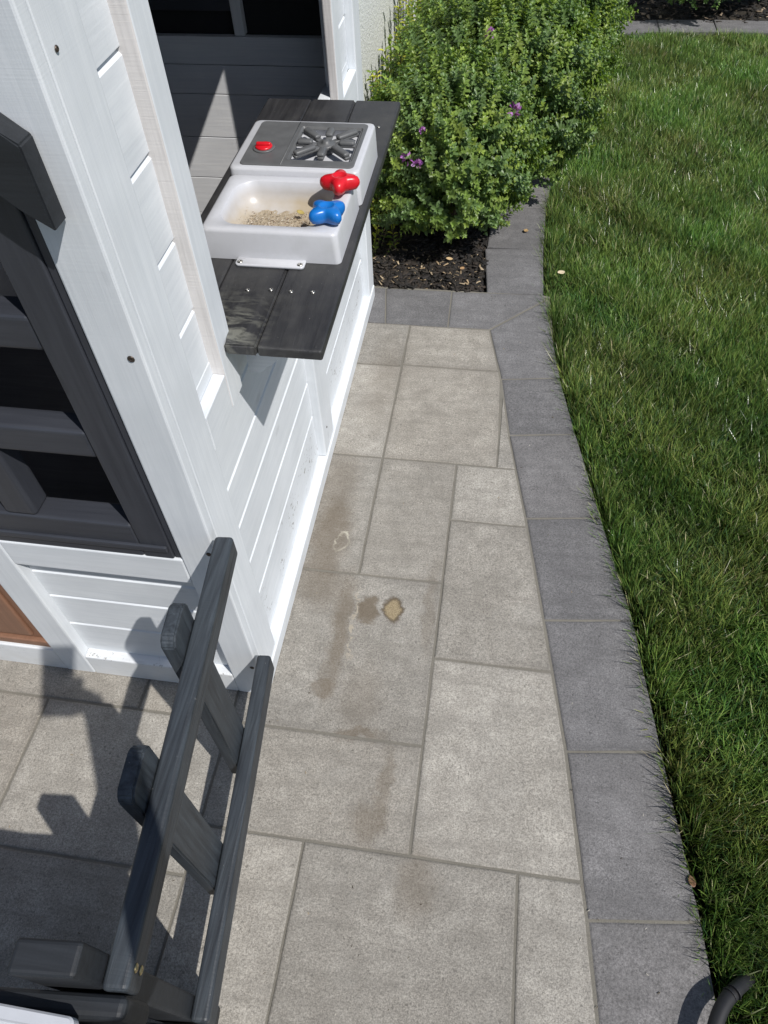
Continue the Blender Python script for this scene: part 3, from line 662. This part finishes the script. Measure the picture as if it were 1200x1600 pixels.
# ================================================================== STUCCO WALL
bm = bmesh.new(); bbox(bm, -3.5, -.178, 1.62, 9.0, -.1, 3.0, .004); st = bm_obj('house_wall', bm, STU)
tag(st, 'pale grey stucco house wall behind the playhouse and the big shrub', 'wall')

# ================================================================== PLANTS
def unit(v): return v / np.maximum(np.linalg.norm(v, axis=-1, keepdims=True), 1e-9)
def leaves(P, D, U, ln, wd, cols, droop=.15, fold=.25):
    """leaf at P pointing D, upper side U"""
    n = len(P); D = unit(D); Sx = unit(np.cross(D, U)); U = np.cross(Sx, D)
    l = ln[:, None]; w_ = wd[:, None]
    v = np.stack([P, P + D * l * .30 - Sx * w_ * .42 + U * w_ * fold, P + D * l * .30 + Sx * w_ * .42 + U * w_ * fold,
                  P + D * l * .68 - Sx * w_ * .46 + U * (w_ * fold - l * droop * .4), P + D * l * .68 + Sx * w_ * .46 + U * (w_ * fold - l * droop * .4),
                  P + D * l * .5 - U * l * droop * .15, P + D * l - U * l * droop], 1)
    f = np.array([[0, 5, 1], [0, 2, 5], [1, 5, 3], [2, 4, 5], [3, 5, 6], [5, 4, 6]])
    F = (np.arange(n)[:, None, None] * 7 + f[None]).reshape(-1, 3)
    return v.reshape(-1, 3), F, np.repeat(cols, 7, axis=0)
def sprigs(base, dirn, length, lsize, whorls, per, palette, tipgain=1.35, wr=.5):
    """leafy shoots: opposite/whorled leaves up a stem, rosette at the tip"""
    n = len(base); dirn = unit(dirn); VV = []; 
    ref = unit(np.cross(dirn, rng.normal(size=(n, 3)))); ref2 = np.cross(dirn, ref)
    P = []; D = []; U = []; LN = []; C = []
    pal = np.array(palette)[rng.integers(0, len(palette), n)] * rng.uniform(.8, 1.2, (n, 1))
    for k in range(whorls):
        u = k / (whorls - 1); pos = base + dirn * (length[:, None] * u); off = rng.uniform(0, 2 * np.pi, n) * .3 + k * 1.1
        for j in range(per):
            a = off + 2 * np.pi * j / per + rng.normal(0, .15, n)
            rad = ref * np.cos(a)[:, None] + ref2 * np.sin(a)[:, None]
            el = (.25 + .75 * u ** 1.5) + rng.normal(0, .12, n)
            d = rad * np.cos(el)[:, None] + dirn * np.sin(el)[:, None]; upv = dirn * np.cos(el)[:, None] - rad * np.sin(el)[:, None]
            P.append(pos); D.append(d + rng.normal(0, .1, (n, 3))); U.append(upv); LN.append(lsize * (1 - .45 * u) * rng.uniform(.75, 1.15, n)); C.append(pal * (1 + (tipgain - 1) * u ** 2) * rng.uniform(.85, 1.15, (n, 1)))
    P = np.concatenate(P); LN = np.concatenate(LN)
    return leaves(P, np.concatenate(D), np.concatenate(U), LN, LN * wr, np.clip(np.concatenate(C), 0, 1))
def ell_points(c, r, n, lo=.8, hi=1.03, zmin=-.5):
    v = unit(rng.normal(size=(n * 2, 3))); v = v[v[:, 2] > zmin][:n]; k = rng.uniform(lo ** 2, hi ** 2, len(v)) ** .5
    c = np.array(c); r = np.array(r); p = c + v * r * k[:, None]
    return p, unit(v / r)
def shrub(name, lobes, dens, lsize, slen, palette, per=4, whorls=5, wr=.5):
    Vs = []; Fs = []; Cs = []; off = 0
    for li, (c, r) in enumerate(lobes):
        area = 4 * np.pi * (((r[0] * r[1]) ** 1.6 + (r[0] * r[2]) ** 1.6 + (r[1] * r[2]) ** 1.6) / 3) ** (1 / 1.6)
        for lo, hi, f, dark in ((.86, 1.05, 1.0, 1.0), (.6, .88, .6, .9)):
            p, nr = ell_points(c, r, int(area * dens * f), lo, hi)
            wav = 1 + .06 * np.sin(p[:, 0] * 37 + 2 * np.sin(p[:, 1] * 29)) + .06 * np.sin(p[:, 1] * 33 + p[:, 2] * 41)
            p = np.array(c) + (p - np.array(c)) * wav[:, None]
            keep = np.ones(len(p), bool); yel = rng.random(len(p))
            for lj, (c2, r2) in enumerate(lobes):
                if lj != li: keep &= (((p - np.array(c2)) / (np.array(r2) * .78)) ** 2).sum(1) > 1
            keep &= p[:, 2] > .03
            # leave gaps
            g = np.sin(p[:, 0] * 61 + 3 * np.sin(p[:, 1] * 47)) * np.sin(p[:, 1] * 53 + 2 * np.sin(p[:, 2] * 59)); keep &= ~((g > .55) & (rng.random(len(p)) < .7))
            p = p[keep]; nr = nr[keep]
            d = unit(nr + np.array([0, 0, .55]) + rng.normal(0, .3, p.shape))
            ln = rng.uniform(slen[0], slen[1], len(p))
            v, f_, cc = sprigs(p - d * ln[:, None] * .6, d, ln, lsize, whorls, per, palette, wr=wr)
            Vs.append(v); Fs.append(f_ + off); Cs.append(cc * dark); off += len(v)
    return np_mesh(name, np.concatenate(Vs), np.concatenate(Fs), np.concatenate(Cs))
PALG = [(.115, .175, .045), (.135, .200, .050), (.095, .155, .058), (.165, .225, .050), (.088, .145, .052)]
PALY = [(.34, .38, .06), (.44, .44, .08), (.20, .28, .06), (.14, .22, .05)]
LOBES = [((.21, 1.97, .26), (.29, .33, .29)), ((.34, 2.50, .28), (.39, .50, .34)), ((.45, 3.25, .30), (.40, .62, .36))]
sh = tag(empty('shrub', (.3, 2.5, 0)), 'large rounded green shrub with few purple flowers beside the stucco house wall', 'shrub')
def under(o, par, loc): o.parent = par; o.matrix_parent_inverse = Matrix.Translation(loc).inverted(); return o
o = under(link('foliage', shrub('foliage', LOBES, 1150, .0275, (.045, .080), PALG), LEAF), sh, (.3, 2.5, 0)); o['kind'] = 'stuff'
# branches
def branches(roots, ends, r0, mat=BARK):
    bm = bmesh.new()
    for (a, b) in zip(roots, ends):
        a = Vector(a); b = Vector(b); m = (a + b) / 2 + Vector((random.uniform(-.03, .03), random.uniform(-.03, .03), .02)); prev = None; Ls = []
        for i in range(7):
            u = i / 6; c = a * (1 - u) ** 2 + m * 2 * u * (1 - u) + b * u * u; dr_ = ((m - a) * (1 - u) + (b - m) * u).normalized()
            q = dr_.to_track_quat('Z', 'Y'); r = r0 * (1 - .75 * u)
            Ls.append([tuple(c + q @ Vector((r * math.cos(k * math.pi / 3), r * math.sin(k * math.pi / 3), 0))) for k in range(6)])
        loft(bm, Ls)
    return bm
rt = []; en = []
for c, r in LOBES:
    for k in range(16):
        rt.append((c[0] + random.uniform(-.03, .03), c[1] + random.uniform(-.04, .04), -.02)); v = Vector((random.gauss(0, 1), random.gauss(0, 1), random.uniform(.1, 1.3))).normalized()
        en.append((c[0] + v.x * r[0] * .9, c[1] + v.y * r[1] * .9, c[2] + v.z * r[2] * .85))
under(bm_obj('stems', branches(rt, en, .006), BARK, None, True), sh, (.3, 2.5, 0))
def flower(par, loc, s, ploc, label=None):
    n = 16; v = unit(rng.normal(size=(n, 3)) + [0, 0, .7]); P = np.array(loc) + v * s * .25
    cols = np.array([(.42, .14, .50), (.55, .30, .60), (.34, .10, .42)])[rng.integers(0, 3, n)]
    V, F, C = leaves(P, v, unit(rng.normal(size=(n, 3))), np.full(n, s * .55), np.full(n, s * .45), cols)
    return under(link('flower', np_mesh('flower', V, F, C), PETAL), par, ploc)
def on_lobes(px, py, push=1.04):
    """where the line of sight through a photo point meets the shrub (used once to read off the flower's place)"""
    d = CR @ Vector(((px - 600) / 1143.87, (800 - py) / 1143.87, -1)); best = None
    for c, r in LOBES:
        oc = Vector([(CP[i] - c[i]) / (r[i] * push) for i in range(3)]); dd = Vector([d[i] / (r[i] * push) for i in range(3)])
        A = dd.dot(dd); B = 2 * oc.dot(dd); Cc = oc.dot(oc) - 1; q = B * B - 4 * A * Cc
        if q > 0:
            t_ = (-B - math.sqrt(q)) / (2 * A)
            if best is None or t_ < best: best = t_
    return None if best is None else tuple(CP + d * best)
for px, py, s_ in ((765, 52, .026), (803, 172, .034), (636, 248, .030), (652, 258, .026), (660, 204, .016)):
    q = on_lobes(px, py)
    if q: flower(sh, q, s_, (.3, 2.5, 0))
# yellow-green wispy plant between shrub and wall
def wispy(name, stems, label, pal, lsize=.02, group=None, stemr=.002):
    root = tag(empty(name, stems[0][0]), label, 'plant', group); loc = stems[0][0]
    B = []; D = []; bm = bmesh.new()
    for pts in stems:
        pts = [Vector(q) for q in pts]; segs = list(zip(pts, pts[1:])); Ls = []
        for a, b in segs:
            n = max(2, int((b - a).length / .014))
            for i in range(n):
                u = i / n; c = a.lerp(b, u); dr_ = (b - a).normalized()
                q = dr_.to_track_quat('Z', 'Y'); Ls.append([tuple(c + q @ Vector((stemr * math.cos(k * 2.094), stemr * math.sin(k * 2.094), 0))) for k in range(3)])
                B.append(c); D.append(dr_)
        if len(Ls) > 1: loft(bm, Ls)
    B = np.array(B); D = np.array(D); n = len(B)
    rad = unit(np.cross(D, rng.normal(size=(n, 3)))); Pn = []; Dn = []
    for s2 in (1, -1): Pn.append(B); Dn.append(rad * s2 + D * .6)
    P = np.concatenate(Pn); DD = np.concatenate(Dn); m = len(P); cols = np.array(pal)[rng.integers(0, len(pal), m)] * rng.uniform(.7, 1.3, (m, 1)); ln = rng.uniform(.6, 1.2, m) * lsize
    V, F, C = leaves(P, DD, np.tile(D, (2, 1)), ln, ln * .5, cols)
    under(bm_obj('stems', bm, BARK), root, loc)
    o = under(link('foliage', np_mesh('foliage', V, F, C), LEAF), root, loc); o['kind'] = 'stuff'
    return root
stems = []
for k in range(80):
    y = random.uniform(1.62, 3.6); x = random.uniform(-.14, .02) if y > 1.9 else random.uniform(-.06, .05); h = random.uniform(.18, .42) + .10 * (y - 1.7) if y > 1.9 else random.uniform(.1, .3)
    if y < 1.9 and k % 3: continue
    stems.append([(x, y, -.01), (x + random.uniform(-.02, .03), y + random.uniform(-.03, .03), h * .5), (x + random.uniform(-.03, .05), y + random.uniform(-.05, .05), h)])
wispy('wall_plant', stems, 'yellow green wispy plant growing between the stucco wall and the big shrub', PALY, .03)
st2 = [[(-.02, 1.80, .0), (.0, 1.84, .06), (.05, 1.88, .09)], [(-.04, 1.72, 0), (-.02, 1.78, .05), (.01, 1.80, .10)], [(.0, 1.70, 0), (.02, 1.74, .03), (.06, 1.80, .05)]]
wispy('trailing_sprig', st2, 'thin trailing green sprig on the mulch beside the playhouse base', [(.10, .17, .04), (.18, .24, .06)], .016)
# far shrub
sh2 = tag(empty('shrub', (1.45, 4.5, 0)), 'smaller dark green shrub in the far mulch bed behind the lawn, top right', 'shrub')
o = under(link('foliage', shrub('foliage2', [((1.34, 4.30, .25), (.24, .27, .25)), ((1.60, 4.50, .2), (.22, .25, .22)), ((1.0, 5.0, .2), (.2, .2, .2))], 1200, .024, (.05, .08), [(.07, .13, .04), (.095, .16, .045)], per=4, whorls=4), LEAF), sh2, (1.45, 4.5, 0)); o['kind'] = 'stuff'

# mulch
def mulch_area(x0, x1, y0, y1):
    def f(n):
        x = rng.uniform(x0, x1, n); y = rng.uniform(y0, y1, n)
        return np.stack([x, y, -.010 + .008 * np.sin(x * 31 + 1.3 * np.sin(y * 23)) + .006 * np.sin(y * 41 + x * 17) + rng.uniform(0, .008, n)], 1)
    return f
MC = [(.020, .015, .011), (.012, .010, .008), (.030, .022, .016), (.015, .012, .011), (.009, .008, .007), (.032, .026, .020)]
o = link('mulch', chips(7500, mulch_area(-.17, .368, 1.548, 2.35), 0, (.008, .042), MC, name='mulch', tilt=.25), MUL); tag(o, 'dark bark mulch in the bed beneath the big shrub', 'mulch', kind='stuff')
o = link('mulch', chips(110, mulch_area(-.05, .365, 1.56, 1.80), 0, (.006, .028), [(.30, .22, .13), (.24, .18, .11), (.38, .30, .20)], name='mulch_straw', tilt=.2, thick=.1), MUL); o.location.z = .006
tag(o, 'pale straw bits scattered over the dark mulch near the border corner', 'straw', kind='stuff')
o = link('mulch', chips(7000, mulch_area(.6, 2.6, 4.16, 5.6), 0, (.012, .05), MC + [(.25, .19, .13)], name='mulch_far', tilt=.25), MUL); tag(o, 'dark bark mulch in the far bed beyond the lawn', 'mulch', kind='stuff')

o = link('crumbs', chips(420, crumb_area, 0, (.0015, .006), [(.06, .045, .03), (.10, .08, .05), (.45, .42, .36), (.25, .20, .13)], name='crumbs', tilt=.1), MUL); tag(o, 'tiny crumbs of soil and dry plant bits scattered on the pavers', 'crumbs', kind='stuff')
# ================================================================== GRASS
def flow(x, y, s):
    return np.sin(x * 9 * s + 2.1 * np.sin(y * 7 * s + 1) + s) + .7 * np.sin(y * 13 * s + 1.7 * np.sin(x * 11 * s) + 2 * s) + .5 * np.sin((x + y) * 23 * s + 1.3)
def in_view(x, y, m=1.12):
    dx = x - CP.x; dy = y - CP.y; dz = 0.02 - CP.z; R = np.array(CR)
    cx = dx * R[0, 0] + dy * R[1, 0] + dz * R[2, 0]; cy = dx * R[0, 1] + dy * R[1, 1] + dz * R[2, 1]; cz = -(dx * R[0, 2] + dy * R[1, 2] + dz * R[2, 2])
    u = cx / cz * 1143.87 / 600; v = cy / cz * 1143.87 / 800
    return (cz > 0) & (abs(u) < m) & (abs(v) < m)
def grass():
    parts = []
    for y0, y1, dv, dout, wd, hl, m in ((-1.0, 1.0, 125000, 22000, .0027, (.055, .088), 1.0), (1.0, 2.4, 105000, 14000, .0026, (.055, .084), 1.0), (2.4, 4.08, 80000, 9000, .0029, (.054, .080), 1.0)):
        n = int((3.0 - .5) * (y1 - y0) * dv); x = rng.uniform(.5, 3.0, n); y = rng.uniform(y0, y1, n)
        br = np.interp(y, RY, RX); vis = in_view(x, y); dens = np.where(vis, 1.0, dout / dv)
        far = y > np.interp(x, FX, FY) - .005
        # density varies in clumps, thin patches by the edge
        cl = .74 + .26 * np.tanh(1.3 * flow(x, y, 1.6) + flow(y, x, 3.1)); k = (rng.random(n) < dens * cl) & (x > br + .009) & ~far & (x < 2.7)
        x, y, br = x[k], y[k], br[k]; n = len(x)
        L_ = rng.uniform(*hl, n) * (1 + .18 * flow(x, y, .8) / 2) * rng.choice([1, 1, 1, 1.1, .75], n); W_ = wd * rng.uniform(.6, 1.25, n)
        az = .5 * flow(x, y, .45) + 1.6 * flow(x + .013 * y, y, 4.1) + rng.normal(0, 1.7, n)
        lean = np.clip(np.abs(rng.normal(.44, .26, n)) + .14 * flow(x, y, 1.1) / 2, .05, 1.25)
        edge = np.exp(-(x - br - .008) / .022)
        dx = np.cos(az) * np.sin(lean) - edge * rng.uniform(-.1, .60, n); dy = np.sin(az) * np.sin(lean) - edge * .15; dz = np.cos(lean) * (1 - .1 * edge)
        d = unit(np.stack([dx, dy, dz], 1)); side = unit(np.cross(d, np.array([0, 0, 1.0]) + rng.normal(0, .5, (n, 3))))
        b = np.stack([x, y, np.full(n, -.050)], 1)
        L_ = L_ * (1 + .25 * (edge > .2)); d[edge > .2, 2] += .8; d = unit(d)
        bend = np.stack([np.cos(az) * .45, np.sin(az) * .45, np.full(n, -.35)], 1) * (L_ * rng.uniform(.05, .55, n))[:, None]
        P0 = b; P1 = b + d * (L_ * .5)[:, None] + bend * .22; P2 = b + d * L_[:, None] + bend * .8
        w2 = side * W_[:, None] / 2
        V = np.stack([P0 - w2 * .8, P0 + w2 * .8, P1 - w2, P1 + w2, P2], 1)
        pal = np.array([(.042, .072, .016), (.028, .054, .013), (.062, .090, .020), (.094, .108, .034), (.22, .21, .12), (.024, .052, .020), (.070, .102, .024)])
        pr = np.array([.24, .22, .22, .1, .03, .1, .09]); c = pal[rng.choice(len(pal), n, p=pr)] * rng.uniform(.7, 1.3, (n, 1)) * (1 + .26 * flow(x, y, .6) / 2 + .20 * flow(y, x, 1.7) / 2)[:, None] * (1 + np.outer(flow(x + 3, y + 1, .9), [.10, .0, .06]))
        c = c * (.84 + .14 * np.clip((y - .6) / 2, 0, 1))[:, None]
        parts.append((V, c))
    Vt = np.concatenate([p[0] for p in parts]); Ct = np.concatenate([p[1] for p in parts]); n = len(Vt)
    V = Vt.reshape(-1, 3); i = np.arange(n)[:, None, None] * 5
    F = (i + np.array([[0, 1, 3], [0, 3, 2], [2, 3, 4]])[None]).reshape(-1, 3)
    sh_ = np.array([.12, .12, .90, .90, 5.0])[None, :, None]  # shade at the blade base and sunlit tip glint painted into the vertex colour
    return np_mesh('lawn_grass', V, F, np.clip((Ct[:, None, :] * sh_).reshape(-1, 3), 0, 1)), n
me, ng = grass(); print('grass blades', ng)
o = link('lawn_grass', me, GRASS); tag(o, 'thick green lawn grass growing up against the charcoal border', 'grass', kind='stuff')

# ================================================================== PHOTOGRAPHER (behind the camera; casts the shadow seen on the patio)
def skin_fig(name, verts, edges, radii, mat, root=0, sub=2):
    me = bpy.data.meshes.new(name); me.from_pydata([tuple(v) for v in verts], edges, []); o = bpy.data.objects.new(name, me); COL.objects.link(o)
    m = o.modifiers.new('skin', 'SKIN'); 
    for i, v in enumerate(me.skin_vertices[0].data): v.radius = (radii[i], radii[i]) if not isinstance(radii[i], tuple) else radii[i]; v.use_root = (i == root)
    s_ = o.modifiers.new('sub', 'SUBSURF'); s_.levels = s_.render_levels = sub
    dg = bpy.context.evaluated_depsgraph_get(); m2 = bpy.data.meshes.new_from_object(o.evaluated_get(dg)); bpy.data.objects.remove(o)
    m2.materials.clear(); return link(name, m2, mat, None, True)
bx_, by_ = .33, -1.12
pv = [(bx_, by_, .92), (bx_, by_, 1.10), (bx_, by_ + .01, 1.26), (bx_, by_ + .02, 1.38), (bx_, by_ + .05, 1.47), (bx_, by_ + .07, 1.56), (bx_, by_ + .075, 1.66),
      (bx_ + .165, by_ + .04, 1.34), (.50, -.88, 1.14), (.455, -.72, 1.34), (.44, -.685, 1.385),
      (bx_ - .165, by_ + .02, 1.34), (bx_ - .20, by_ + .0, 1.08), (bx_ - .20, by_ + .04, .86), (bx_ - .20, by_ + .05, .78),
      (bx_ - .10, by_, .86), (bx_ - .11, by_ + .02, .48), (bx_ - .11, by_ - .02, .09), (bx_ - .12, by_ + .12, .035),
      (bx_ + .09, by_, .86), (bx_ + .10, by_ + .02, .48), (bx_ + .10, by_ - .02, .09), (bx_ + .11, by_ + .12, .035)]
pe = [(0, 1), (1, 2), (2, 3), (3, 4), (4, 5), (5, 6), (3, 7), (7, 8), (8, 9), (9, 10), (3, 11), (11, 12), (12, 13), (13, 14), (0, 15), (15, 16), (16, 17), (17, 18), (0, 19), (19, 20), (20, 21), (21, 22)]
pr_ = [(.165, .11), (.155, .10), (.17, .10), (.14, .09), .050, .080, .072, .052, .038, .026, .026, .052, .040, .028, .030, .085, .060, .042, .034, .085, .060, .042, .034]
body = skin_fig('person', pv, pe, pr_, CLOTH)
tag(body, 'person in dark clothes holding a phone and casting a shadow across the pavers', 'person')
def fingers(base, dirv, side, curl, par):
    for k, ln_ in enumerate((.062, .070, .066, .052)):
        b = Vector(base) + Vector(side) * (.019 * (k - 1.5)); d_ = Vector(dirv).normalized(); c_ = Vector(curl).normalized()
        skin_fig('finger', [b - d_ * .02, b, b + d_ * ln_ * .45, b + d_ * ln_ * .7 + c_ * ln_ * .3, b + d_ * ln_ * .7 + c_ * ln_ * .6], [(0, 1), (1, 2), (2, 3), (3, 4)], [.010, .009, .0085, .008, .007], SKIN, 0, 1).parent = par
# phone directly behind the lens, portrait
ax, ay, az_ = (CR @ Vector((1, 0, 0))), (CR @ Vector((0, 1, 0))), (CR @ Vector((0, 0, 1)))
PM = Matrix.Translation(CP + az_ * .012 - ay * .066 - ax * .010) @ CR.to_4x4()
bm = bmesh.new(); bbox(bm, -.0375, .0375, -.078, .078, -.004, .004, .0035, 3, PM); pn = bm_obj('phone', bm, BLK); tag(pn, 'black phone held up by the photographer above the patio', 'phone')
hc = CP + az_ * .030 - ay * .112 + ax * .022
palm = skin_fig('hand', [Vector(pv[10]), hc - ay * .02, hc + ay * .03], [(0, 1), (1, 2)], [.026, (.036, .018), (.034, .014)], SKIN, 0, 2); palm.parent = body
fingers(hc + ay * .02 + ax * .010, -ax + ay * .25 - az_ * .3, ay, -az_ * .4 + ay * .3, body)
skin_fig('thumb', [hc, hc + ay * .03 + ax * .022, hc + ay * .06 + ax * .024 - az_ * .008], [(0, 1), (1, 2)], [.012, .011, .009], SKIN, 0, 1).parent = body
lh = Vector(pv[14])
palm2 = skin_fig('hand', [lh, lh + Vector((0, .005, -.05)), lh + Vector((0, .01, -.09))], [(0, 1), (1, 2)], [.026, (.018, .036), (.014, .034)], SKIN, 0, 2); palm2.parent = body
fingers(lh + Vector((0, .01, -.08)), Vector((.05, .1, -1)), Vector((0, 1, 0)), Vector((.5, .1, -.6)), body)
skin_fig('thumb', [lh + Vector((0, .01, -.04)), lh + Vector((.01, .04, -.07)), lh + Vector((.015, .045, -.10))], [(0, 1), (1, 2)], [.012, .011, .009], SKIN, 0, 1).parent = body
hr = skin_fig('hair', [(bx_, by_ + .05, 1.665), (bx_, by_ + .02, 1.60), (bx_, by_ - .01, 1.52)], [(0, 1), (1, 2)], [.082, .09, .06], HAIR, 0, 2); hr.parent = body
